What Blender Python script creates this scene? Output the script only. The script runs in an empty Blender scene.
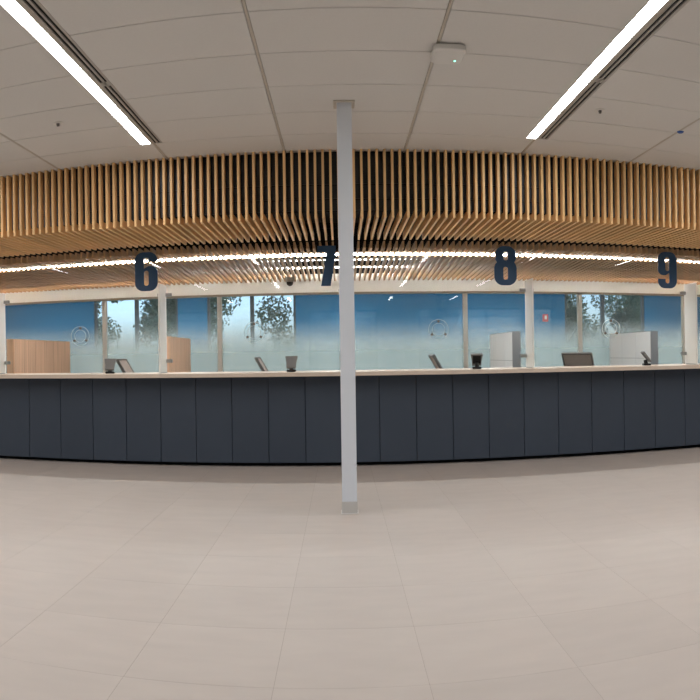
import bpy, bmesh, math, random
from mathutils import Matrix, Vector

random.seed(7)
scene = bpy.context.scene
COL = scene.collection
EYE = 1.2944                     # camera height above the floor
CEIL = EYE + 2.0765              # underside of the ceiling tiles

# ------------------------------------------------------------------ camera
F_PX, YAW, ROLL, Y_H = 720.06, 0.0132, -0.0144, 355.36
cam_data = bpy.data.cameras.new('camera')
cam_data.type = 'PANO'
cam_data.panorama_type = 'CENTRAL_CYLINDRICAL'
cam_data.central_cylindrical_range_u_min = -350.0 / F_PX
cam_data.central_cylindrical_range_u_max = 350.0 / F_PX
cam_data.central_cylindrical_range_v_min = -(700.0 - Y_H) / F_PX
cam_data.central_cylindrical_range_v_max = Y_H / F_PX
cam_data.central_cylindrical_radius = 1.0
cam_data.clip_start = 0.01
cam_data.clip_end = 300.0
cam = bpy.data.objects.new('camera', cam_data)
COL.objects.link(cam)


def cam_axis(d):
    x, y, z = d
    c, s = math.cos(ROLL), math.sin(ROLL)
    x, z = x * c - z * s, x * s + z * c
    c, s = math.cos(YAW), math.sin(YAW)
    return Vector((x * c + y * s, -x * s + y * c, z))


ax_r, ax_f, ax_u = cam_axis((1, 0, 0)), cam_axis((0, 1, 0)), cam_axis((0, 0, 1))
mw = Matrix.Identity(4)
for i in range(3):
    mw[i][0], mw[i][1], mw[i][2] = ax_r[i], ax_u[i], -ax_f[i]
mw[2][3] = EYE
cam.matrix_world = mw
scene.camera = cam

# ------------------------------------------------------------------ world and exposure
world = bpy.data.worlds.new('sky')
scene.world = world
world.use_nodes = True
wn = world.node_tree.nodes
wn.clear()
w_out = wn.new('ShaderNodeOutputWorld')
w_bg = wn.new('ShaderNodeBackground')
w_sky = wn.new('ShaderNodeTexSky')
w_sky.sky_type = 'NISHITA'
w_sky.sun_disc = False
w_sky.sun_elevation = math.radians(35)
w_sky.sun_rotation = math.radians(120)
w_sky.dust_density = 2.5
w_bg.inputs['Strength'].default_value = 0.26
world.node_tree.links.new(w_sky.outputs['Color'], w_bg.inputs['Color'])
world.node_tree.links.new(w_bg.outputs['Background'], w_out.inputs['Surface'])

vs = scene.view_settings
vs.view_transform = 'Standard'
vs.look = 'None'
vs.exposure = 0.86
vs.gamma = 1.0
vs.use_curve_mapping = False
scene.cycles.transparent_max_bounces = 32
scene.cycles.use_denoising = True

HALL_LENS = 20.0                 # ceiling light lens radiance
STRIP_LENS = 37.0                # light line between the wood slats
OFFICE_LENS = 13.0
LINE_LENS = 10.0
WASH_LENS = 60.0


# ------------------------------------------------------------------ materials
def srgb(r, g, b):
    f = lambda c: (c / 255) / 12.92 if c / 255 <= 0.04045 else ((c / 255 + 0.055) / 1.055) ** 2.4
    return (f(r), f(g), f(b), 1.0)


MATS = {}


def mat(name, col, rough=0.5, spec=0.5, metal=0.0, noise=0.0, scale=(8, 8, 8), rnd=0.0, bump=0.0):
    m = bpy.data.materials.new(name)
    m.use_nodes = True
    nt = m.node_tree
    b = nt.nodes['Principled BSDF']
    b.inputs['Roughness'].default_value = rough
    b.inputs['Metallic'].default_value = metal
    b.inputs['Specular IOR Level'].default_value = spec
    b.inputs['Base Color'].default_value = col
    src = None
    if noise or bump:
        tc = nt.nodes.new('ShaderNodeTexCoord')
        mp = nt.nodes.new('ShaderNodeMapping')
        mp.inputs['Scale'].default_value = scale
        tx = nt.nodes.new('ShaderNodeTexNoise')
        tx.inputs['Scale'].default_value = 1.0
        tx.inputs['Detail'].default_value = 4.0
        geo = nt.nodes.new('ShaderNodeNewGeometry')
        nt.links.new(geo.outputs['Position'], mp.inputs['Vector'])
        nt.links.new(mp.outputs['Vector'], tx.inputs['Vector'])
        nt.nodes.remove(tc)
        if noise:
            mr = nt.nodes.new('ShaderNodeMapRange')
            mr.inputs['From Min'].default_value = 0.25
            mr.inputs['From Max'].default_value = 0.75
            mr.inputs['To Min'].default_value = 1 - noise
            mr.inputs['To Max'].default_value = 1 + noise
            nt.links.new(tx.outputs['Fac'], mr.inputs['Value'])
            src = mr.outputs['Result']
        if bump:
            bp = nt.nodes.new('ShaderNodeBump')
            bp.inputs['Strength'].default_value = bump
            bp.inputs['Distance'].default_value = 0.002
            nt.links.new(tx.outputs['Fac'], bp.inputs['Height'])
            nt.links.new(bp.outputs['Normal'], b.inputs['Normal'])
    if rnd:
        oi = nt.nodes.new('ShaderNodeObjectInfo')
        mr = nt.nodes.new('ShaderNodeMapRange')
        mr.inputs['To Min'].default_value = 1 - rnd
        mr.inputs['To Max'].default_value = 1 + rnd
        nt.links.new(oi.outputs['Random'], mr.inputs['Value'])
        if src is None:
            src = mr.outputs['Result']
        else:
            mu = nt.nodes.new('ShaderNodeMath')
            mu.operation = 'MULTIPLY'
            nt.links.new(src, mu.inputs[0])
            nt.links.new(mr.outputs['Result'], mu.inputs[1])
            src = mu.outputs[0]
    if src is not None:
        vm = nt.nodes.new('ShaderNodeVectorMath')
        vm.operation = 'SCALE'
        vm.inputs[0].default_value = col[:3]
        nt.links.new(src, vm.inputs['Scale'])
        nt.links.new(vm.outputs['Vector'], b.inputs['Base Color'])
    MATS[name] = m
    return m


def emit(name, col, strength):
    m = bpy.data.materials.new(name)
    m.use_nodes = True
    nt = m.node_tree
    nt.nodes.clear()
    o = nt.nodes.new('ShaderNodeOutputMaterial')
    e = nt.nodes.new('ShaderNodeEmission')
    e.inputs['Color'].default_value = col
    e.inputs['Strength'].default_value = strength
    nt.links.new(e.outputs[0], o.inputs['Surface'])
    m.cycles.emission_sampling = 'FRONT'
    MATS[name] = m
    return m


def glass(name, tint=(0.97, 0.985, 0.98, 1), ior=1.5, rough=0.0):
    """thin sheet glass: clear transmission plus a Fresnel mirror on each face"""
    m = bpy.data.materials.new(name)
    m.use_nodes = True
    nt = m.node_tree
    nt.nodes.clear()
    o = nt.nodes.new('ShaderNodeOutputMaterial')
    mx = nt.nodes.new('ShaderNodeMixShader')
    tr = nt.nodes.new('ShaderNodeBsdfTransparent')
    gl = nt.nodes.new('ShaderNodeBsdfGlossy')
    fr = nt.nodes.new('ShaderNodeFresnel')
    geo = nt.nodes.new('ShaderNodeNewGeometry')
    inv = nt.nodes.new('ShaderNodeMath')
    mul = nt.nodes.new('ShaderNodeMath')
    inv.operation = 'SUBTRACT'
    inv.inputs[0].default_value = 1.0
    mul.operation = 'MULTIPLY'
    nt.links.new(geo.outputs['Backfacing'], inv.inputs[1])
    tr.inputs['Color'].default_value = tint
    gl.inputs['Roughness'].default_value = rough
    fr.inputs['IOR'].default_value = ior
    nt.links.new(fr.outputs[0], mul.inputs[0])
    nt.links.new(inv.outputs[0], mul.inputs[1])
    nt.links.new(mul.outputs[0], mx.inputs['Fac'])
    nt.links.new(tr.outputs[0], mx.inputs[1])
    nt.links.new(gl.outputs[0], mx.inputs[2])
    nt.links.new(mx.outputs[0], o.inputs['Surface'])
    MATS[name] = m
    return m


FILM_LAYERS = 8


def frosted_film(name, z_clear, z_full, top=0.09, bottom=0.93):
    """gradient privacy film: almost clear at head height, milky lower down"""
    m = bpy.data.materials.new(name)
    m.use_nodes = True
    nt = m.node_tree
    nt.nodes.clear()
    o = nt.nodes.new('ShaderNodeOutputMaterial')
    geo = nt.nodes.new('ShaderNodeNewGeometry')
    sp = nt.nodes.new('ShaderNodeSeparateXYZ')
    mr = nt.nodes.new('ShaderNodeMapRange')
    mr.interpolation_type = 'SMOOTHSTEP'
    mr.inputs['From Min'].default_value = z_full
    mr.inputs['From Max'].default_value = z_clear
    mr.inputs['To Min'].default_value = bottom
    mr.inputs['To Max'].default_value = top
    tr = nt.nodes.new('ShaderNodeBsdfTransparent')
    di = nt.nodes.new('ShaderNodeBsdfDiffuse')
    tl = nt.nodes.new('ShaderNodeBsdfTranslucent')
    di.inputs['Color'].default_value = (0.84, 0.91, 0.91, 1)
    tl.inputs['Color'].default_value = (0.84, 0.91, 0.91, 1)
    m1 = nt.nodes.new('ShaderNodeMixShader')
    m1.inputs['Fac'].default_value = 0.45
    m2 = nt.nodes.new('ShaderNodeMixShader')
    L = nt.links.new
    # opacity of one layer so that the FILM_LAYERS of the laminate add up to the wanted opacity
    keep = nt.nodes.new('ShaderNodeMath')
    keep.operation = 'SUBTRACT'
    keep.inputs[0].default_value = 1.0
    root = nt.nodes.new('ShaderNodeMath')
    root.operation = 'POWER'
    root.inputs[1].default_value = 1.0 / FILM_LAYERS
    one = nt.nodes.new('ShaderNodeMath')
    one.operation = 'SUBTRACT'
    one.inputs[0].default_value = 1.0
    L(mr.outputs['Result'], keep.inputs[1])
    L(keep.outputs[0], root.inputs[0])
    L(root.outputs[0], one.inputs[1])
    L(geo.outputs['Position'], sp.inputs[0])
    L(sp.outputs['Z'], mr.inputs['Value'])
    L(di.outputs[0], m1.inputs[1])
    L(tl.outputs[0], m1.inputs[2])
    L(one.outputs[0], m2.inputs['Fac'])
    L(tr.outputs[0], m2.inputs[1])
    L(m1.outputs[0], m2.inputs[2])
    L(m2.outputs[0], o.inputs['Surface'])
    MATS[name] = m
    return m


mat('floor_tile', srgb(188, 177, 168), 0.42, 0.35, noise=0.04, scale=(3, 9, 3), rnd=0.02)
mat('grout', srgb(160, 148, 136), 0.8, 0.2)
mat('ceiling_tile', srgb(220, 217, 212), 0.95, 0.1, noise=0.015, scale=(60, 60, 60), rnd=0.01)
mat('ceiling_grid', srgb(196, 187, 174), 0.7, 0.2)
mat('reveal', srgb(120, 112, 102), 0.9, 0.1)
mat('wall_paint', srgb(218, 217, 214), 0.8, 0.2)
mat('blue_paint', srgb(0, 112, 164), 0.75, 0.2, noise=0.03, scale=(2, 2, 2))
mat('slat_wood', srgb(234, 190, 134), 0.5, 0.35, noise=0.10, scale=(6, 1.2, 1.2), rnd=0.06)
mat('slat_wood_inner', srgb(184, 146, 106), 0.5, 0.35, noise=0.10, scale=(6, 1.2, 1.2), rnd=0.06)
mat('black_panel', srgb(38, 41, 46), 0.32, 0.5)
mat('plenum_black', srgb(16, 16, 18), 0.9, 0.1)
mat('charcoal', srgb(55, 63, 75), 0.55, 0.4, noise=0.04, scale=(1.5, 1.5, 1.5), rnd=0.03)
mat('toe_black', srgb(10, 10, 12), 0.8, 0.2)
mat('worktop', srgb(206, 188, 170), 0.4, 0.4, noise=0.03, scale=(14, 14, 14))
mat('column_paint', srgb(212, 215, 220), 0.45, 0.4, noise=0.01, scale=(2, 2, 2))
mat('column_base', srgb(190, 186, 180), 0.5, 0.4)
mat('header_white', srgb(236, 234, 226), 0.12, 0.5)
mat('mullion', srgb(196, 190, 180), 0.4, 0.5)
mat('rail_bronze', srgb(150, 138, 122), 0.4, 0.5, metal=0.4)
mat('divider_white', srgb(228, 226, 220), 0.25, 0.5)
mat('steel', srgb(150, 150, 148), 0.3, 0.5, metal=0.9)
mat('bronze_pad', srgb(120, 98, 82), 0.35, 0.5, metal=0.6)
mat('navy', srgb(42, 74, 106), 0.45, 0.4)
mat('black_plastic', srgb(20, 20, 22), 0.45, 0.4)
mat('grey_plastic', srgb(120, 117, 114), 0.5, 0.4)
mat('white_plastic', srgb(222, 218, 212), 0.4, 0.4)
mat('dome_grey', srgb(150, 142, 130), 0.4, 0.4)
mat('dome_glass', srgb(14, 14, 16), 0.08, 0.6)
mat('oak_panel', srgb(212, 172, 142), 0.55, 0.3, noise=0.22, scale=(30, 30, .8))
mat('grey_laminate', srgb(222, 222, 222), 0.5, 0.3)
mat('grey_edge', srgb(132, 134, 138), 0.5, 0.3)
mat('chair_mesh', srgb(156, 144, 136), 0.8, 0.2, noise=0.05, scale=(60, 60, 60))
mat('chair_frame', srgb(92, 87, 84), 0.5, 0.4)
mat('slot_black', srgb(22, 22, 24), 0.7, 0.2)
mat('slot_metal', srgb(178, 172, 164), 0.4, 0.4)
mat('white_rail', srgb(224, 224, 220), 0.4, 0.4)
mat('red_alarm', srgb(206, 40, 46), 0.4, 0.4)
mat('blue_mark', srgb(30, 84, 160), 0.5, 0.4)
mat('door_white', srgb(216, 226, 230), 0.5, 0.3)
mat('bark', srgb(86, 70, 56), 0.9, 0.1)
mat('leaf', srgb(62, 84, 62), 0.7, 0.2, rnd=0.2)
mat('grass', srgb(96, 124, 66), 0.9, 0.1, noise=0.2, scale=(2, 2, 2))
mat('dark_frame', srgb(62, 68, 76), 0.5, 0.4)
mat('office_carpet', srgb(120, 118, 116), 0.95, 0.1)
mat('office_ceiling', srgb(210, 210, 206), 0.9, 0.1)
emit('lens', (0.975, 0.985, 1.0, 1), HALL_LENS)
emit('strip_lens', (0.97, 0.985, 1.0, 1), STRIP_LENS)
emit('line_lens', (0.97, 0.985, 1.0, 1), LINE_LENS)
emit('wash_lens', (0.97, 0.985, 1.0, 1), WASH_LENS)
emit('office_lens', (1.0, 0.98, 0.95, 1), OFFICE_LENS)
emit('warm_lens', (1.0, 0.62, 0.2, 1), 6.0)
emit('green_led', (0.2, 1.0, 0.6, 1), 2.0)
glass('clear_glass')
glass('acrylic', tint=(0.94, 0.96, 0.96, 1), ior=1.49, rough=0.03)
glass('window_glass', tint=(0.74, 0.82, 0.95, 1))
mat('acrylic_edge', srgb(214, 222, 224), 0.2, 0.5)
frosted_film('privacy_film', 1.93, 1.33)


# ------------------------------------------------------------------ mesh helpers
def box(bm, x0, x1, y0, y1, z0, z1, bevel=0.0, seg=2):
    ret = bmesh.ops.create_cube(bm, size=1.0)
    vs_ = ret['verts']
    for v in vs_:
        v.co = Vector((x0 + (v.co.x + .5) * (x1 - x0), y0 + (v.co.y + .5) * (y1 - y0), z0 + (v.co.z + .5) * (z1 - z0)))
    if bevel:
        es = list({e for v in vs_ for e in v.link_edges})
        bmesh.ops.bevel(bm, geom=es, offset=bevel, segments=seg, affect='EDGES', profile=0.5)
    return bm


def nbox(*a, **k):
    return box(bmesh.new(), *a, **k)


def lens_sheet(x0, x1, y0, y1, z, axis, step, front=0.0):
    """diffuser sheet facing down, cut into short lengths; front > 0 adds a lip facing the hall"""
    bm_ = bmesh.new()
    a, b = (x0, x1) if axis == 'x' else (y0, y1)
    n = max(1, round((b - a) / step))
    for i in range(n):
        p, q = a + (b - a) * i / n, a + (b - a) * (i + 1) / n
        xa, xb, ya, yb = (p, q, y0, y1) if axis == 'x' else (x0, x1, p, q)
        bm_.faces.new([bm_.verts.new(v) for v in ((xa, ya, z), (xa, yb, z), (xb, yb, z), (xb, ya, z))])
        if front:
            bm_.faces.new([bm_.verts.new(v) for v in ((xa, ya, z), (xb, ya, z), (xb, ya, z + front), (xa, ya, z + front))])
    return bm_


def cyl(bm, p0, p1, r0, r1=None, seg=16):
    p0, p1 = Vector(p0), Vector(p1)
    r1 = r0 if r1 is None else r1
    d = p1 - p0
    M = Matrix.Translation((p0 + p1) / 2) @ d.to_track_quat('Z', 'Y').to_matrix().to_4x4()
    bmesh.ops.create_cone(bm, cap_ends=True, segments=seg, radius1=r0, radius2=r1, depth=d.length, matrix=M)
    return bm


def prism_x(bm, pts, x0, x1):
    """polygon given in (y, z), extruded along x"""
    a = [bm.verts.new((x0, y, z)) for y, z in pts]
    b = [bm.verts.new((x1, y, z)) for y, z in pts]
    n = len(pts)
    for i in range(n):
        bm.faces.new((a[i], a[(i + 1) % n], b[(i + 1) % n], b[i]))
    bm.faces.new(a[::-1])
    bm.faces.new(b)
    bmesh.ops.recalc_face_normals(bm, faces=bm.faces[:])
    return bm


def prism_y(bm, pts, y0, y1):
    """polygon given in (x, z), extruded along y"""
    a = [bm.verts.new((x, y0, z)) for x, z in pts]
    b = [bm.verts.new((x, y1, z)) for x, z in pts]
    n = len(pts)
    for i in range(n):
        bm.faces.new((a[i], a[(i + 1) % n], b[(i + 1) % n], b[i]))
    bm.faces.new(a[::-1])
    bm.faces.new(b)
    bmesh.ops.recalc_face_normals(bm, faces=bm.faces[:])
    return bm


def mesh_of(name, bm, m, smooth=False):
    me = bpy.data.meshes.new(name)
    bm.normal_update()
    bm.to_mesh(me)
    bm.free()
    me.materials.append(MATS[m])
    if smooth:
        for p in me.polygons:
            p.use_smooth = True
    return me


def put(name, me, parent=None, loc=(0, 0, 0), rz=0.0):
    o = bpy.data.objects.new(name, me)
    COL.objects.link(o)
    o.location = loc
    o.rotation_euler.z = rz
    if parent is not None:
        o.parent = parent
    return o


def obj(name, bm, m, parent=None, smooth=False, loc=None):
    """one mesh object; vertices are given in world space and are kept there under an unrotated parent"""
    me = mesh_of(name, bm, m, smooth)
    if loc is None:
        loc = (0, 0, 0)
        if parent is not None:
            p, w = parent, Vector((0, 0, 0))
            while p is not None:
                w += p.location
                p = p.parent
            loc = -w
    return put(name, me, parent, loc)


def tag(o, label, cat, group=None):
    o['label'] = label
    o['category'] = cat
    if group:
        o['group'] = group
    return o


def thing(name, label, cat, loc=(0, 0, 0), rz=0.0, group=None):
    o = bpy.data.objects.new(name, None)
    o.empty_display_size = 0.1
    COL.objects.link(o)
    o.location = loc
    o.rotation_euler.z = rz
    return tag(o, label, cat, group)


def struct(name, bm, m):
    o = obj(name, bm, m)
    o['kind'] = 'structure'
    return o


def copy_tree(o, parent=None):
    c = o.copy()
    COL.objects.link(c)
    c.parent = parent
    for ch in list(o.children):
        copy_tree(ch, c)
    return c


# ------------------------------------------------------------------ the setting
HX0, HX1, HY0 = -8.6, 8.8, -8.2           # hall side walls and entrance wall
SLAT_Y, SLAT_Z = 7.242, EYE + 1.385       # front and underside of the wood fascia
PART_Y = 11.4                             # glazed office partition
REAR_Y = 15.0

floor = struct('floor', nbox(HX0 - .3, HX1 + .3, HY0 - .3, REAR_Y + .3, -0.2, -0.0006), 'grout')
FT = 0.6096
fx0, fy0 = 0.33 - 9 * FT, 2.80 - FT
tile_me = mesh_of('floor_tile', nbox(0.0008, FT - 0.0008, 0.0005, FT - 0.0005, -0.012, 0), 'floor_tile')
for i in range(18):
    for j in range(11):
        put('floor_tile', tile_me, floor, (fx0 + i * FT, fy0 + j * FT, 0))
# the tiled floor beyond the pieces that can be told apart
fx1, fy1 = fx0 + 18 * FT, fy0 + 11 * FT
bm = bmesh.new()
box(bm, HX0, HX1, HY0, fy0, -0.012, 0)
box(bm, HX0, fx0, fy0, fy1, -0.012, 0)
box(bm, fx1, HX1, fy0, fy1, -0.012, 0)
box(bm, HX0, HX1, fy1, REAR_Y, -0.012, 0)
fs = obj('floor_surround', bm, 'floor_tile', floor)

# suspended ceiling of the hall
ceiling = struct('ceiling', nbox(HX0 - .2, HX1 + .2, HY0 - .2, 7.40, CEIL + 0.012, CEIL + 0.12), 'reveal')
LIGHT_X = [-6.40, -4.08, -1.835, 1.857, 4.20, 6.50]
L_Y0, L_Y1 = 6.7355 - 9 * FT, 6.7355
rows_y = [7.345 - FT * k for k in range(0, 16)]
tees = [-7.85, -6.40, -5.20, -4.08, -2.976, -1.757, -0.538, 0.681, 1.900, 3.12, 4.20, 5.40, 6.50, 7.70]


def tile_at(x0, x1, y0, y1):
    w, d = round(x1 - x0, 3), round(y1 - y0, 3)
    key = 'ceiling_tile_%s_%s' % (w, d)
    me = bpy.data.meshes.get(key)
    if me is None:
        me = mesh_of(key, nbox(0, w, 0, d, 0, 0.016, bevel=0.003, seg=1), 'ceiling_tile')
    put('ceiling_tile', me, ceiling, (x0, y0, CEIL))


spans_plain = list(zip([HX0] + tees, tees + [HX1]))
edges = []
cur = HX0
for t in tees:
    near = [c for c in LIGHT_X if abs(c - t) < 0.15]
    if near:
        c = near[0]
        edges.append((cur, c - 0.052 + 0.013))
        cur = c + 0.165 - 0.013
    else:
        edges.append((cur, t))
        cur = t
edges.append((cur, HX1))
TG, CG = 0.0125, 0.005
for k in range(len(rows_y) - 1):
    y1, y0 = rows_y[k], rows_y[k + 1]
    y1c = min(y1, 7.40)
    lit = 1 <= k <= 9
    for (a, b) in (edges if lit else spans_plain):
        tile_at(a + TG, b - TG, y0 + CG, y1c - CG)
# rest of the ceiling, behind the photographer
obj('ceiling_field', nbox(HX0, HX1, HY0, rows_y[-1] - CG, CEIL, CEIL + 0.016), 'ceiling_tile', ceiling)
# main runners
for t in tees:
    at_light = any(abs(c - t) < 0.15 for c in LIGHT_X)
    if at_light:
        obj('ceiling_runner', nbox(t - .009, t + .009, L_Y1 + .01, 7.39, CEIL + 0.001, CEIL + 0.012), 'ceiling_grid', ceiling)
        obj('ceiling_runner', nbox(t - .009, t + .009, rows_y[-1], L_Y0 - .01, CEIL + 0.001, CEIL + 0.012), 'ceiling_grid', ceiling)
    else:
        obj('ceiling_runner', nbox(t - .009, t + .009, rows_y[-1], 7.39, CEIL + 0.001, CEIL + 0.012), 'ceiling_grid', ceiling)

# outer walls
struct('wall_left', nbox(HX0 - .2, HX0, HY0 - .2, REAR_Y + .2, 0, CEIL + .1), 'wall_paint')
struct('wall_right', nbox(HX1, HX1 + .2, HY0 - .2, REAR_Y + .2, 0, CEIL + .1), 'wall_paint')


def wall_with_holes(name, m, y0, y1, x0, x1, z0, z1, holes):
    """wall in the x-z plane; holes are (x0, x1, z0, z1) sorted by x"""
    bm_ = bmesh.new()
    c = x0
    for (a, b, s, t) in holes:
        box(bm_, c, a, y0, y1, z0, z1)
        if s > z0:
            box(bm_, a, b, y0, y1, z0, s)
        if t < z1:
            box(bm_, a, b, y0, y1, t, z1)
        c = b
    box(bm_, c, x1, y0, y1, z0, z1)
    return struct(name, bm_, m)


ENTRY = [(-7.6, -2.6, .4, 2.95), (-1.12, 1.34, .45, 2.9), (2.8, 7.8, .4, 2.95)]  # unseen outer two openings added to bring more daylight into the hall
wall_with_holes('wall_entrance', 'wall_paint', HY0 - .2, HY0, HX0 - .2, HX1 + .2, 0, CEIL + .1, ENTRY)
REARW = [(-5.34, -3.435, .8, 2.66), (-2.80, -.92, .8, 2.66), (4.842, 6.76, .8, 2.66)]
wall_with_holes('wall_rear', 'blue_paint', REAR_Y, REAR_Y + .2, HX0 - .2, HX1 + .2, 0, CEIL + .1, REARW)


def window(n, x0, x1, z0, z1, y, mull):
    w = struct('window_%d' % n, nbox(x0, x1, y + .09, y + .098, z0, z1), 'window_glass')
    bm_ = bmesh.new()
    for (a, b, c, d) in ((x0, x1, z0, z0 + .06), (x0, x1, z1 - .06, z1), (x0, x0 + .05, z0 + .06, z1 - .06), (x1 - .05, x1, z0 + .06, z1 - .06)):
        box(bm_, a, b, y + .05, y + .13, c, d)
    obj('window_frame', bm_, 'dark_frame', w)
    for m in mull:
        obj('window_mullion', nbox(m - .04, m + .04, y + .05, y + .13, z0 + .06, z1 - .06), 'dark_frame', w)
    return w


window(1, *REARW[0], REAR_Y, [-4.37])
window(2, *REARW[1], REAR_Y, [-1.845])
window(3, *REARW[2], REAR_Y, [5.756])
for k, e in enumerate(ENTRY):
    window(4 + k, *e, HY0 - .2, [(e[0] + e[1]) / 2])
for n, (a, b) in enumerate(((-2.42, -1.42), (1.62, 2.62))):
    d = struct('door_%d' % (n + 1), nbox(a, b, HY0, HY0 + .04, 0, 2.6), 'door_white')
    obj('door_handle', cyl(bmesh.new(), (a + .1, HY0 + .08, 1.0), (b - .1, HY0 + .08, 1.0), .015), 'steel', d)

# office behind the partition
struct('ceiling_office', nbox(HX0, HX1, PART_Y + .06, REAR_Y, 2.80, 2.84), 'office_ceiling')
struct('ground', nbox(-60, 60, -60, 75, -0.6, -0.25), 'grass')
# bulkhead and dark void above the wood slats
BK_Y = 7.37
bulk = struct('wall_bulkhead', nbox(HX0, HX1, BK_Y + .012, BK_Y + .03, EYE + 1.48, CEIL + .012), 'plenum_black')
zz = [EYE + 1.48, EYE + 1.60, EYE + 1.75, CEIL + .010]
px = HX0
while px < HX1 - .1:
    nx = min(px + 1.16, HX1)
    for a, b in zip(zz[:-1], zz[1:]):
        obj('bulkhead_panel', nbox(px + .004, nx - .004, BK_Y, BK_Y + .012, a + .005, b - .005), 'black_panel', bulk)
    px = nx
struct('ceiling_void', nbox(HX0, HX1, 7.40, PART_Y + .06, CEIL + .02, CEIL + .06), 'plenum_black')
struct('wall_void', nbox(HX0, HX1, PART_Y - .02, PART_Y + .05, EYE + 1.296, CEIL + .02), 'plenum_black')

# ------------------------------------------------------------------ wood slats
PITCH, S_W, S_D = 0.078, 0.024, 0.085
fascia = thing('wood_slat_fascia', 'golden wood slat fascia dropping from the tiled ceiling and turning under towards the counter', 'slat ceiling', (0, SLAT_Y, SLAT_Z))
z0 = SLAT_Z
pts = [(0, CEIL - z0 - .001), (0, 0), (1.41, 0), (1.41, S_D), (S_D, S_D), (S_D, CEIL - z0 - .001)]
me = mesh_of('slat', prism_x(bmesh.new(), pts, -S_W / 2, S_W / 2), 'slat_wood')
k0 = int((HX0 + .1 - .16) / PITCH)
k1 = int((HX1 - .1 - .16) / PITCH)
for k in range(k0, k1 + 1):
    put('slat', me, fascia, (.16 + PITCH * k, 0, 0))
obj('carrier_rail', nbox(HX0 + .05, HX1 - .05, 8.30, 8.34, z0 + S_D + .002, z0 + S_D + .03), 'plenum_black', fascia)

B2_Y0, B2_Y1 = 8.745, 11.375
B2_Z0, B2_Z1 = EYE + 1.302, EYE + 1.178
LL_Y = 9.27
short_soffit = thing('wood_slat_soffit', 'short row of brown wood slats between the glass screens and the glowing light line', 'slat ceiling', (0, B2_Y0, B2_Z0))
soffit = thing('wood_slat_soffit', 'brown wood slat ceiling over the staff side between the glowing light line and white header', 'slat ceiling', (0, B2_Y0, B2_Z0))


def b2z(y):
    return B2_Z0 + (B2_Z1 - B2_Z0) * (y - B2_Y0) / (B2_Y1 - B2_Y0)


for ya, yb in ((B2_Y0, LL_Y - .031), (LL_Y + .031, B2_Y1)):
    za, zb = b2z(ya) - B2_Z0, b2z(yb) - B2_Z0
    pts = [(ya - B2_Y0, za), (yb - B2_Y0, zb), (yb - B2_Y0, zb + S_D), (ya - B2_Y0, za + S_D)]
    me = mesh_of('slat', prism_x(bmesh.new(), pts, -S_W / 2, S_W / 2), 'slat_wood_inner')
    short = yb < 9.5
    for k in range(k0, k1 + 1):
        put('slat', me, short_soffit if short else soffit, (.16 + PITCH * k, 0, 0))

# light lines set between and above the slats
for y, kind in ((LL_Y, 'continuous white light line glowing through the wood slats above the worktop'),
                (10.50, 'light line above the wood slats, nearer the glowing main line than the header'),
                (11.12, 'light line above the wood slats close to the white header')):
    zl = b2z(y) + .014 if y == LL_Y else EYE + {10.50: .1325, 11.12: .1222}[y] * y
    hh = .020 if y == LL_Y else .008
    w = {LL_Y: .025, 10.50: .014, 11.12: .014}[y]
    ll = thing('linear_light', kind, 'ceiling light', (0, y, zl))
    obj('lens', lens_sheet(HX0 + .2, HX1 - .2, y - w, y + w, zl, 'x', .6, hh if y == LL_Y else .006), {LL_Y: 'strip_lens', 10.50: 'line_lens', 11.12: 'wash_lens'}[y], ll)
    obj('housing', nbox(HX0 + .2, HX1 - .2, y - w + .001, y + w, zl + .001, zl + hh + .02), 'white_plastic', ll)

# ------------------------------------------------------------------ counter
CT_Z = 1.109
counter = thing('service_counter', 'long dark charcoal counter front of upright panels on a recessed black plinth', 'counter', (0, 8.40, 0))
PW = 0.05157 * 8.40
P0 = -0.4625 * 8.40
pan_me = mesh_of('panel', nbox(.003, PW - .003, 0, 0.02, 0.047, 1.061, bevel=.002, seg=1), 'charcoal')
for k in range(-6, 26):
    put('panel', pan_me, counter, (P0 + PW * k, 0, 0))
cx0, cx1 = P0 - 6 * PW, P0 + 26 * PW
obj('carcass', nbox(cx0, cx1, 8.425, 8.96, .047, 1.061), 'toe_black', counter)
obj('plinth', nbox(cx0, cx1, 8.53, 8.92, 0.0, .0465), 'toe_black', counter)
wt = tag(obj('worktop', nbox(cx0 - .02, cx1 + .02, 8.15, 9.02, 1.0615, CT_Z, bevel=.004), 'worktop'), 'long beige worktop running along the dark counter', 'worktop')

# ------------------------------------------------------------------ column
column = thing('column', 'slim pale grey square column standing in front of the counter', 'column', (.058, 5.94, 0))
obj('shaft', nbox(-.003, .119, 5.876, 5.998, .10, CEIL - .002, bevel=.004), 'column_paint', column)
obj('base', nbox(-.006, .122, 5.873, 6.001, .008, .10, bevel=.004), 'column_base', column)
obj('floor_bead', nbox(-.014, .130, 5.865, 6.009, 0.0005, .008, bevel=.002, seg=1), 'white_plastic', column)
obj('ceiling_collar', nbox(-.030, .146, 5.849, 6.025, CEIL - .012, CEIL - .0005, bevel=.003, seg=1), 'ceiling_grid', column)

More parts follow.
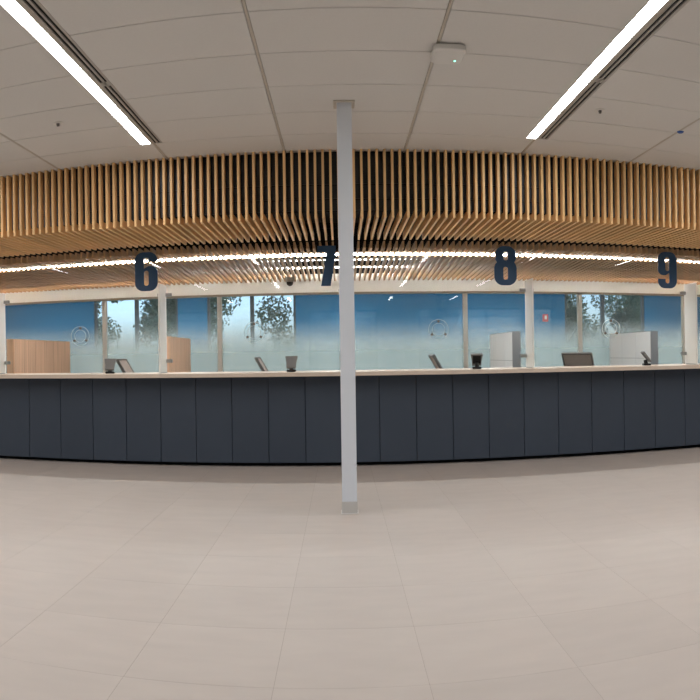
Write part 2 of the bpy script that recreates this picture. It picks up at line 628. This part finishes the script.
# ------------------------------------------------------------------ glass fins and screens on the counter
DIV_C = [.076 + 2.232 * k for k in range(-3, 4)]
FIN_Y0, FIN_Y1, FIN_Z = 8.40, 8.735, EYE + .902
FIN_LABEL = {-3: 'white glass fin on the worktop at the end of the counter, past the oak panels',
             -2: 'white glass fin on the worktop left of the screen with numeral six',
             -1: 'white glass fin on the worktop between numerals six and seven',
             0: 'white glass fin on the worktop behind the pale column',
             1: 'white glass fin on the worktop between numerals eight and nine',
             2: 'white glass fin on the worktop right of the screen with numeral nine',
             3: 'white glass fin on the worktop at the end of the counter, past the grey panels'}
GL_Y = 8.695
for k, c in zip(range(-3, 4), DIV_C):
    f = thing('glass_fin', FIN_LABEL[k], 'divider', (c, FIN_Y0, CT_Z), group='white glass fins on the counter')
    obj('fin_panel', nbox(c - .010, c + .010, FIN_Y0, FIN_Y1, CT_Z + .0005, FIN_Z, bevel=.002, seg=1), 'divider_white', f)
    obj('foot', nbox(c - .013, c + .013, FIN_Y0 + .03, FIN_Y1 - .03, CT_Z + .0005, CT_Z + .012), 'steel', f)

PANE = {-3: 'clear glass counter screen without a numeral, past the oak panels',
        -2: 'clear glass counter screen carrying the numeral six',
        -1: 'clear glass counter screen carrying the numeral seven',
        0: 'clear glass counter screen carrying the numeral eight',
        1: 'clear glass counter screen carrying the numeral nine',
        2: 'clear glass counter screen without a numeral, past the grey panels'}
RING_Z = EYE + .297


def ring_mesh(bm_, cx, cy, cz, r0, r1, t, seg=40):
    """flat clear disc ring in the x-z plane"""
    vs_ = []
    for i in range(seg):
        a = 2 * math.pi * i / seg
        c, s = math.cos(a), math.sin(a)
        vs_.append([bm_.verts.new((cx + r * c, cy + y, cz + r * s)) for r, y in ((r0, 0), (r1, 0), (r1, t), (r0, t))])
    for i in range(seg):
        a, b = vs_[i], vs_[(i + 1) % seg]
        for j in range(4):
            bm_.faces.new((a[j], a[(j + 1) % 4], b[(j + 1) % 4], b[j]))
    bmesh.ops.recalc_face_normals(bm_, faces=bm_.faces[:])
    return bm_


for k in range(-3, 3):
    a, b = DIV_C[k + 3] + .044, DIV_C[k + 4] - .044
    s = thing('glass_screen', PANE[k], 'glass screen', ((a + b) / 2, GL_Y, CT_Z + .02), group='glass screens on the counter')
    obj('pane', nbox(a, b, GL_Y - .005, GL_Y + .005, CT_Z + .02, EYE + 1.345), 'clear_glass', s)
    for side, x in ((1, a), (-1, b)):
        for z in (EYE - .037, EYE + .782):
            x0_, x1_ = (x - .030, x + .045) if side == 1 else (x - .045, x + .030)
            cl = obj('clamp', nbox(x0_, x1_, GL_Y - .020, GL_Y + .020, z - .022, z + .022, bevel=.003, seg=1), 'steel', s)
    m = (a + b) / 2
    rg = obj('speech_ring', ring_mesh(bmesh.new(), m, GL_Y - .034, RING_Z, .078, .123, .008), 'acrylic', s)
    for rr in (.078, .123):
        obj('rim', ring_mesh(bmesh.new(), m, GL_Y - .036, RING_Z, rr - .0018, rr + .0018, .010), 'acrylic_edge', rg)
    for ang in (90, 215, 325):
        c_, s_ = math.cos(math.radians(ang)), math.sin(math.radians(ang))
        bm = bmesh.new()
        cyl(bm, (m + .100 * c_, GL_Y - .040, RING_Z + .100 * s_), (m + .100 * c_, GL_Y - .005, RING_Z + .100 * s_), .014, seg=14)
        obj('standoff', bm, 'bronze_pad', rg)


# numerals
def arc(cx, cz, rx, rz, a0, a1, n=8):
    return [(cx + rx * math.cos(math.radians(a0 + (a1 - a0) * i / n)), cz + rz * math.sin(math.radians(a0 + (a1 - a0) * i / n))) for i in range(n + 1)]


def slot(u0, u1, v0, v1, r, asp):
    rz = r * asp
    return arc(u1 - r, v1 - rz, r, rz, 0, 90, 5) + arc(u0 + r, v1 - rz, r, rz, 90, 180, 5) + arc(u0 + r, v0 + rz, r, rz, 180, 270, 5) + arc(u1 - r, v0 + rz, r, rz, 270, 360, 5)


def digit_six(asp):
    R = .36
    rz = R * asp
    out = [(1.0, .745)]
    out += arc(1 - R, 1 - rz, R, rz, 0, 90)
    out += arc(R, 1 - rz, R, rz, 90, 180)
    out += arc(R, rz, R, rz, 180, 270)
    out += arc(1 - R, rz, R, rz, 270, 360)
    out += arc(1 - .28, .64 - .28 * asp, .28, .28 * asp, 0, 90)
    out += [(.60, .64), (.40, .575)]
    out += arc(.40 + .105, .865 - .105 * asp, .105, .105 * asp, 180, 0, 6)
    out += [(.61, .745)]
    return [out, slot(.40, .61, .135, .525, .10, asp)]


def digit_eight(asp):
    R = .38
    rz = R * asp
    out = arc(.97 - R, 1 - rz, R, rz, 0, 90) + arc(.05 + R, 1 - rz, R, rz, 90, 180)
    out += [(.05, .66), (.12, .585), (.04, .53), (0.0, .45)]
    out += arc(R, rz, R, rz, 180, 270) + arc(1 - R, rz, R, rz, 270, 360)
    out += [(1.0, .45), (.96, .53), (.90, .585), (.97, .66)]
    return [out, slot(.40, .61, .635, .86, .09, asp), slot(.40, .61, .14, .47, .09, asp)]


def digit_seven(asp):
    return [[(0, 1), (0, .835), (.52, .835), (.18, 0), (.70, 0), (1.0, .84), (1.0, 1)]]


def numeral(name, label, loops, x0, x1, zb, zt, flip=False):
    cu = bpy.data.curves.new(name, 'CURVE')
    cu.dimensions = '2D'
    cu.fill_mode = 'BOTH'
    cu.extrude = .006
    for lp in loops:
        sp = cu.splines.new('POLY')
        sp.points.add(len(lp) - 1)
        for p, (u, v) in zip(sp.points, lp):
            if flip:
                u, v = 1 - u, 1 - v
            p.co = ((u - .5) * (x1 - x0), v * (zt - zb), 0, 1)
        sp.use_cyclic_u = True
    tmp = bpy.data.objects.new(name, cu)
    COL.objects.link(tmp)
    dg = bpy.context.evaluated_depsgraph_get()
    me_ = bpy.data.meshes.new_from_object(tmp.evaluated_get(dg))
    bpy.data.objects.remove(tmp)
    me_.transform(Matrix.Rotation(math.radians(90), 4, 'X'))
    me_.materials.clear()
    me_.materials.append(MATS['navy'])
    o = put(name, me_, None, ((x0 + x1) / 2, GL_Y - .0125, zb))
    return tag(o, label, 'numeral')


NB, NT = EYE + .840, EYE + 1.326
numeral('numeral_six', 'large navy blue numeral six on the glass screen', digit_six(.29 / .5), -2.532, -2.241, NB, NT)
numeral('numeral_seven', 'large navy blue numeral seven on the glass screen beside the column', digit_seven(.23 / .5), -.262, -.039, NB, NT)
numeral('numeral_eight', 'large navy blue numeral eight on the glass screen', digit_eight(.29 / .5), 1.899, 2.181, NB, NT)
numeral('numeral_nine', 'large navy blue numeral nine on the glass screen', digit_six(.283 / .5), 4.113, 4.390, NB, NT, flip=True)

# ------------------------------------------------------------------ glazed partition
HD0, HD1 = EYE + 1.004, EYE + 1.295
part = thing('glazed_partition', 'white framed glass partition with frosted lower film and deep white header behind the counter', 'glass partition', (0, PART_Y, 0))
MUL = [-7.79, -5.83, -3.865, -1.923, .04, 2.005, 3.944, 5.90, 7.86]
mx0, mx1 = MUL[0], MUL[-1]
obj('header', nbox(HX0 + .01, HX1 - .01, PART_Y - .01, PART_Y + .05, HD0, HD1), 'header_white', part)
obj('top_rail', nbox(HX0 + .01, HX1 - .01, PART_Y - .03, PART_Y + .05, HD0 - .035, HD0 - .001), 'rail_bronze', part)
obj('bottom_rail', nbox(HX0 + .01, HX1 - .01, PART_Y - .02, PART_Y + .05, 0.0005, .10), 'mullion', part)
for x in MUL:
    obj('mullion', nbox(x - .035, x + .035, PART_Y - .02, PART_Y + .05, .10, HD0 - .036), 'mullion', part)
ed = [HX0 + .045] + MUL + [HX1 - .045]
for a, b in zip(ed[:-1], ed[1:]):
    p = obj('pane', nbox(a + .036, b - .036, PART_Y + .002, PART_Y + .010, .101, HD0 - .036), 'clear_glass', part)
    bm = bmesh.new()
    for q in range(FILM_LAYERS):
        yq = PART_Y + .012 + .0005 * q
        bm.faces.new([bm.verts.new(v) for v in ((a + .036, yq, .101), (b - .036, yq, .101), (b - .036, yq, HD0 - .037), (a + .036, yq, HD0 - .037))])
    obj('privacy_film', bm, 'privacy_film', p)
# glow behind the header ends
for nm, a, b in (('left', -6.2, -4.9), ('right', 5.3, 6.6)):
    side = 'oak' if nm == 'left' else 'grey'
    o = thing('cove_light', 'small warm light strip above the white header over the %s panels' % side, 'light', ((a + b) / 2, 11.3, b2z(11.3) + S_D), group='warm cove lights')
    obj('lens', lens_sheet(a, b, 11.28, 11.32, b2z(11.3) + S_D + .030, 'x', .4), 'warm_lens', o)
    obj('housing', nbox(a, b, 11.275, 11.325, b2z(11.3) + S_D + .031, b2z(11.3) + S_D + .06), 'black_plastic', o)

# office ceiling lights
for n, x in enumerate((-6.2, -3.1, 0, 3.1, 6.2)):
    nm = ['behind the far oak panel', 'between the two oak panels', 'behind the pale column', 'between the two grey panels', 'behind the far grey panel'][n]
    o = thing('office_light', 'flat white office ceiling light %s' % nm, 'ceiling light', (x, 13.2, 2.8), group='office ceiling lights')
    obj('frame', nbox(x - .62, x + .62, 12.88, 13.52, 2.775, 2.799), 'white_plastic', o)
    obj('diffuser', lens_sheet(x - .59, x + .59, 12.91, 13.49, 2.774, 'x', .6), 'office_lens', o)

# ------------------------------------------------------------------ hall lights and ceiling devices
LNAME = ['linear ceiling light near the wall on the oak panel side', 'linear ceiling light over the screen with six', 'linear ceiling light between numerals six and seven',
         'linear ceiling light running towards numeral eight', 'linear ceiling light over the screen with nine', 'linear ceiling light near the wall on the grey panel side']
for c in LIGHT_X[1:5]:
    sd = {1: 'screen with numeral six', 2: 'fin between six and seven', 3: 'screen with numeral eight', 4: 'screen with numeral nine'}[LIGHT_X.index(c)]
    o = thing('linear_ceiling_light', 'linear ceiling light by the entrance, in line with the ' + sd, 'ceiling light', (c, -4.4, CEIL), group='linear lights by the entrance')
    obj('lens', lens_sheet(c - .045, c + .045, -4.4, -2.6, CEIL - .005, 'y', .6), 'lens', o)
    obj('trim', nbox(c - .052, c + .052, -4.405, -2.595, CEIL - .004, CEIL - .0005), 'ceiling_grid', o)
for c, lab in zip(LIGHT_X, LNAME):
    o = thing('linear_ceiling_light', 'recessed white ' + lab, 'ceiling light', (c, L_Y0, CEIL), group='recessed linear ceiling lights')
    obj('lens', lens_sheet(c - .046, c + .046, L_Y0 + .002, L_Y1 - .002, CEIL + .002, 'y', .6), 'lens', o)
    bm = bmesh.new()
    box(bm, c - .052, c - .046, L_Y0, L_Y1, CEIL, CEIL + .0115)
    box(bm, c + .046, c + .082, L_Y0, L_Y1, CEIL, CEIL + .0115)
    obj('trim', bm, 'ceiling_grid', o)
    sl = thing('slot_diffuser', 'twin black air slots beside the ' + lab.replace('linear ceiling ', ''), 'air vent', (c + .12, L_Y0, CEIL), group='air slots beside the linear lights')
    obj('backing', nbox(c + .083, c + .165, L_Y0, L_Y1, CEIL + .008, CEIL + .0115), 'slot_black', sl)
    for a, b in ((.083, .089), (.110, .126), (.147, .165)):
        obj('blade', nbox(c + a, c + b, L_Y0, L_Y1, CEIL - .001, CEIL + .008), 'slot_metal', sl)
    for y in (5.16, 3.6, 2.1):
        obj('joint_cap', nbox(c + .089, c + .147, y - .035, y + .035, CEIL - .001, CEIL + .007), 'slot_metal', sl)

ap = thing('wireless_access_point', 'white rounded box with a green lamp on the tiled ceiling', 'access point', (.775, 4.88, CEIL))
bm = bmesh.new()
base_pts = arc(.825, 4.945, .045, .045, 0, 90, 6) + arc(.695, 4.945, .045, .045, 90, 180, 6) + arc(.695, 4.785, .045, .045, 180, 270, 6) + arc(.825, 4.785, .045, .045, 270, 360, 6)
lo = [bm.verts.new((x - (x - .77) * .10, y - (y - 4.865) * .10, CEIL - .052)) for x, y in base_pts]
mi = [bm.verts.new((x, y, CEIL - .042)) for x, y in base_pts]
hi = [bm.verts.new((x, y, CEIL - .012)) for x, y in base_pts]
for A, B in ((lo, mi), (mi, hi)):
    for q in range(len(A)):
        bm.faces.new((A[q], A[(q + 1) % len(A)], B[(q + 1) % len(A)], B[q]))
bm.faces.new(lo)
bm.faces.new(hi[::-1])
bmesh.ops.recalc_face_normals(bm, faces=bm.faces[:])
obj('body', bm, 'white_plastic', ap)
obj('mount', nbox(.69, .83, 4.79, 4.94, CEIL - .012, CEIL - .0005), 'slot_black', ap)
obj('indicator', cyl(bmesh.new(), (.815, 4.915, CEIL - .0545), (.815, 4.915, CEIL - .052), .007, seg=10), 'green_led', ap)

for (x, y, lab) in ((-2.388, 5.843, 'small round sprinkler in the ceiling near the light between six and seven'), (2.211, 5.786, 'small round sprinkler in the ceiling near the light running to eight')):
    sp = thing('sprinkler', lab, 'sprinkler', (x, y, CEIL), group='ceiling sprinklers')
    obj('plate', cyl(bmesh.new(), (x, y, CEIL - .006), (x, y, CEIL - .0005), .045, .04, 20), 'white_plastic', sp)
    obj('head', cyl(bmesh.new(), (x, y, CEIL - .028), (x, y, CEIL - .006), .012, .016, 12), 'chair_frame', sp)
bm = bmesh.new()
cyl(bm, (3.135, 6.08, CEIL - .012), (3.135, 6.08, CEIL - .0005), .022, .035, 14)
tag(obj('ceiling_marker', bm, 'blue_mark'), 'tiny blue marker dot on the ceiling runner', 'marker')

# dome camera under the slats
dx, dy = -.752, 10.9
dz = b2z(dy) - .007
dc = thing('dome_camera', 'grey dome security camera hanging under the wood slats', 'camera', (dx, dy, dz))
bm = bmesh.new()
cyl(bm, (dx, dy, dz - .070), (dx, dy, dz - .001), .054, .082, 24)
obj('housing', bm, 'dome_grey', dc, smooth=False)
bm = bmesh.new()
bmesh.ops.create_uvsphere(bm, u_segments=24, v_segments=12, radius=.052, matrix=Matrix.Translation((dx, dy, dz - .078)))
obj('dome', bm, 'dome_glass', dc, smooth=True)

# fire alarm on the blue rear wall
fa = thing('fire_alarm', 'red fire alarm strobe on the blue office wall', 'fire alarm', (4.39, REAR_Y, EYE + .75))
obj('body', nbox(4.33, 4.45, REAR_Y - .05, REAR_Y - .0005, EYE + .67, EYE + .83, bevel=.008), 'red_alarm', fa)
obj('strobe', nbox(4.365, 4.415, REAR_Y - .064, REAR_Y - .0505, EYE + .72, EYE + .80, bevel=.004, seg=1), 'white_plastic', fa)

# ------------------------------------------------------------------ workstation side panels
PZ = 1.592


def side_panel(x, y0, y1, oak, lab):
    t = thing('workstation_panel', lab, 'workstation panel', (x, (y0 + y1) / 2, 0), group='workstation side panels')
    obj('core', nbox(x - .045, x + .045, y0 + .004, y1, 0.0005, PZ - .004), 'oak_panel' if oak else 'grey_edge', t)
    obj('end_cap', nbox(x - .058, x + .058, y0 - .012, y0 + .004, 0.0005, PZ), 'oak_panel' if oak else 'grey_edge', t)
    obj('top_cap', nbox(x - .058, x + .058, y0 + .004, y1, PZ - .004, PZ), 'oak_panel' if oak else 'grey_edge', t)
    n = 3
    w = (y1 - y0 - .004) / n
    for s in (-1, 1):
        for i in range(n):
            a = y0 + .004 + i * w
            for (za, zb_) in ((.06, 1.19), (1.19, PZ - .004)) if not oak else ((.06, PZ - .004),):
                xa, xb = (x + .045, x + .058) if s == 1 else (x - .058, x - .045)
                obj('facing', nbox(xa, xb, a + .003, a + w - .003, za + .003, zb_ - .003), 'oak_panel' if oak else 'grey_laminate', t)


side_panel(-4.51, 9.15, 11.30, True, 'tall oak workstation panel behind the screen with numeral six')
side_panel(-2.40, 9.74, 11.10, True, 'tall oak workstation panel behind the screen with numeral seven')
side_panel(2.395, 9.60, 11.10, False, 'pale grey workstation panel with dark end behind the screen with numeral eight')
side_panel(4.48, 9.62, 11.28, False, 'pale grey workstation panel with dark end behind the screen with numeral nine')


# ------------------------------------------------------------------ payment terminals
def make_terminal(lab):
    t = thing('payment_terminal', lab, 'terminal', group='terminals on the counter')
    obj('base', nbox(-.055, .055, -.045, .05, .0005, .028, bevel=.008), 'black_plastic', t, loc=(0, 0, 0))
    bm_ = bmesh.new()
    cyl(bm_, (0, .01, .025), (0, .02, .075), .026, .022, 14)
    obj('neck', bm_, 'black_plastic', t, loc=(0, 0, 0))
    bm_ = bmesh.new()
    prism_y(bm_, [(-.056, -.075), (.056, -.075), (.058, 0), (.074, .085), (.068, .095), (-.068, .095), (-.074, .085), (-.058, 0)], -.012, .012)
    for v in bm_.verts:
        y, z = v.co.y, v.co.z
        a = math.radians(-38)
        v.co.y = y * math.cos(a) - z * math.sin(a)
        v.co.z = y * math.sin(a) + z * math.cos(a) + .105
    sc = obj('screen_body', bm_, 'grey_plastic', t, loc=(0, 0, 0))
    bm_ = bmesh.new()
    box(bm_, -.048, .048, .012, .0145, -.04, .08)
    for v in bm_.verts:
        y, z = v.co.y, v.co.z
        a = math.radians(-38)
        v.co.y = y * math.cos(a) - z * math.sin(a)
        v.co.z = y * math.sin(a) + z * math.cos(a) + .105
    obj('display', bm_, 'black_plastic', sc, loc=(0, 0, 0))
    return t


TERM = [(-2.83, 8.53, 12, 'small grey payment terminal on a black base left of the fin between six and seven'),
        (-.585, 8.53, 0, 'small grey payment terminal on a black base under the numeral seven'),
        (1.632, 8.53, 172, 'small dark payment terminal on the worktop before the grey panel behind numeral eight'),
        (3.862, 8.53, 80, 'payment terminal turned edge-on with a tilted slab, below numeral nine')]
t0 = make_terminal(TERM[0][3])
for i, (x, y, r, lab) in enumerate(TERM):
    t = t0 if i == 0 else copy_tree(t0)
    t.location = (x, y, CT_Z)
    t.rotation_euler.z = math.radians(r)
    t['label'] = lab


# ------------------------------------------------------------------ staff stools
def make_stool():
    t = thing('drafting_stool', 'x', 'chair', group='staff stools behind the counter')
    O = (0, 0, 0)
    rec = math.radians(30)
    zb, H, W = .80, .56, .225

    def lean(bm_):
        for v in bm_.verts:
            y, z = v.co.y, v.co.z - zb
            v.co.y = -.20 + y * math.cos(rec) - z * math.sin(rec)
            v.co.z = zb + y * math.sin(rec) + z * math.cos(rec)
        return bm_
    bk = obj('backrest', lean(nbox(-W + .02, W - .02, -.010, .010, zb + .02, zb + H - .02)), 'chair_mesh', t, loc=O)
    bm_ = bmesh.new()
    box(bm_, -W, -W + .02, -.02, .02, zb, zb + H, bevel=.006)
    box(bm_, W - .02, W, -.02, .02, zb, zb + H, bevel=.006)
    box(bm_, -W + .02, W - .02, -.02, .02, zb + H - .022, zb + H, bevel=.006)
    box(bm_, -W + .02, W - .02, -.02, .02, zb, zb + .03, bevel=.006)
    obj('frame', lean(bm_), 'chair_frame', bk, loc=O)
    obj('seat', nbox(-.235, .235, -.20, .25, .64, .72, bevel=.03, seg=3), 'chair_mesh', t, smooth=True, loc=O)
    bm_ = bmesh.new()
    box(bm_, -.03, .03, -.26, -.20, .62, .86, bevel=.005)
    box(bm_, -.03, .03, -.24, .04, .60, .638)
    obj('back_support', bm_, 'chair_frame', t, loc=O)
    obj('gas_lift', cyl(bmesh.new(), (0, 0, .10), (0, 0, .60), .028, .022), 'steel', t, loc=O)
    bm_ = bmesh.new()
    bmesh.ops.create_circle(bm_, segments=28, radius=.21)
    bm_.free()
    fr = bmesh.new()
    ring_mesh(fr, 0, -.01, 0, .20, .222, .02, 28)
    for v in fr.verts:
        v.co = Vector((v.co.x, v.co.z, .28 + v.co.y))
    for a in range(3):
        an = math.radians(120 * a)
        cyl(fr, (.02 * math.cos(an), .02 * math.sin(an), .28), (.205 * math.cos(an), .205 * math.sin(an), .28), .008, seg=8)
    obj('foot_ring', fr, 'steel', t, loc=O)
    for a in range(5):
        an = math.radians(72 * a + 18)
        c, s = math.cos(an), math.sin(an)
        lg = obj('leg', cyl(bmesh.new(), (.02 * c, .02 * s, .11), (.29 * c, .29 * s, .07), .024, .016, 10), 'chair_frame', t, loc=O)
        obj('caster', cyl(bmesh.new(), (.29 * c - .02 * s, .29 * s + .02 * c, .03), (.29 * c + .02 * s, .29 * s - .02 * c, .03), .03, seg=14), 'black_plastic', lg, loc=O)
    return t


STOOLS = [(-2.46, 9.36, -88, 'taupe mesh staff stool leaning beside the terminal, behind the screen with numeral six'),
          (-.66, 9.80, -90, 'staff stool seen edge-on behind the screen with numeral seven'),
          (1.72, 9.80, -90, 'staff stool seen edge-on behind the screen with numeral eight'),
          (3.55, 9.95, -38, 'taupe mesh staff stool showing its broad back behind the screen with numeral nine')]
s0 = make_stool()
for i, (x, y, r, lab) in enumerate(STOOLS):
    s = s0 if i == 0 else copy_tree(s0)
    s.location = (x, y, 0)
    s.rotation_euler.z = math.radians(r)
    s['label'] = lab


# ------------------------------------------------------------------ trees outside
def tree(x, y, h, r, lab, seed, n=9000):
    rnd = random.Random(seed)
    t = thing('tree', lab, 'tree', (x, y, -.25), group='trees outside')
    bm_ = bmesh.new()
    cyl(bm_, (x, y, -.25), (x, y, h * .55), .16, .09, 10)
    for a in range(5):
        an = rnd.random() * 6.28
        cyl(bm_, (x, y, h * (.30 + .05 * a)), (x + r * .6 * math.cos(an), y + r * .6 * math.sin(an), h * (.5 + .08 * a)), .06, .02, 6)
    obj('trunk', bm_, 'bark', t)
    bm_ = bmesh.new()
    cl = [(rnd.gauss(0, .45) * r, rnd.gauss(0, .45) * r, h * (.62 + rnd.gauss(0, .16)), rnd.uniform(.28, .5) * r) for _ in range(16)]
    for i in range(n):
        cx, cy, cz, cr = cl[i % len(cl)]
        d = Vector((rnd.gauss(0, 1), rnd.gauss(0, 1), rnd.gauss(0, 1))).normalized() * cr * rnd.random() ** .4
        p = Vector((x + cx, y + cy, cz)) + d
        s = rnd.uniform(.035, .075)
        u = Vector((rnd.gauss(0, 1), rnd.gauss(0, 1), rnd.gauss(0, 1))).normalized()
        w = u.orthogonal().normalized() * s
        u = u * s
        bm_.faces.new([bm_.verts.new(q) for q in (p + u, p + w * .6, p - u, p - w * .6)])
    o = obj('foliage', bm_, 'leaf', t)
    o['kind'] = 'stuff'
    return t


TREES = [(-9.0, 24, 4.2, 1.5, 'leafy tree outside the office window behind numeral six'),
         (-6.4, 26.5, 5.6, 1.8, 'taller tree outside the office window behind numeral six'),
         (-4.4, 19.5, 5.2, 1.4, 'dense tree outside the window behind numeral seven'),
         (-.7, 21, 5.4, 1.5, 'broad tree outside the window behind numeral seven'),
         (7.0, 22, 3.9, 1.3, 'leafy tree outside the office window behind numeral nine'),
         (11.2, 25.5, 4.4, 1.5, 'round tree outside the office window behind the far grey panel'),
         (-2.2, -15, 4.6, 1.8, 'tree outside the entrance glass on the oak panel side'),
         (2.0, -16, 4.8, 1.8, 'tree outside the entrance glass on the grey panel side')]
for i, a in enumerate(TREES):
    tree(*a, seed=20 + i)
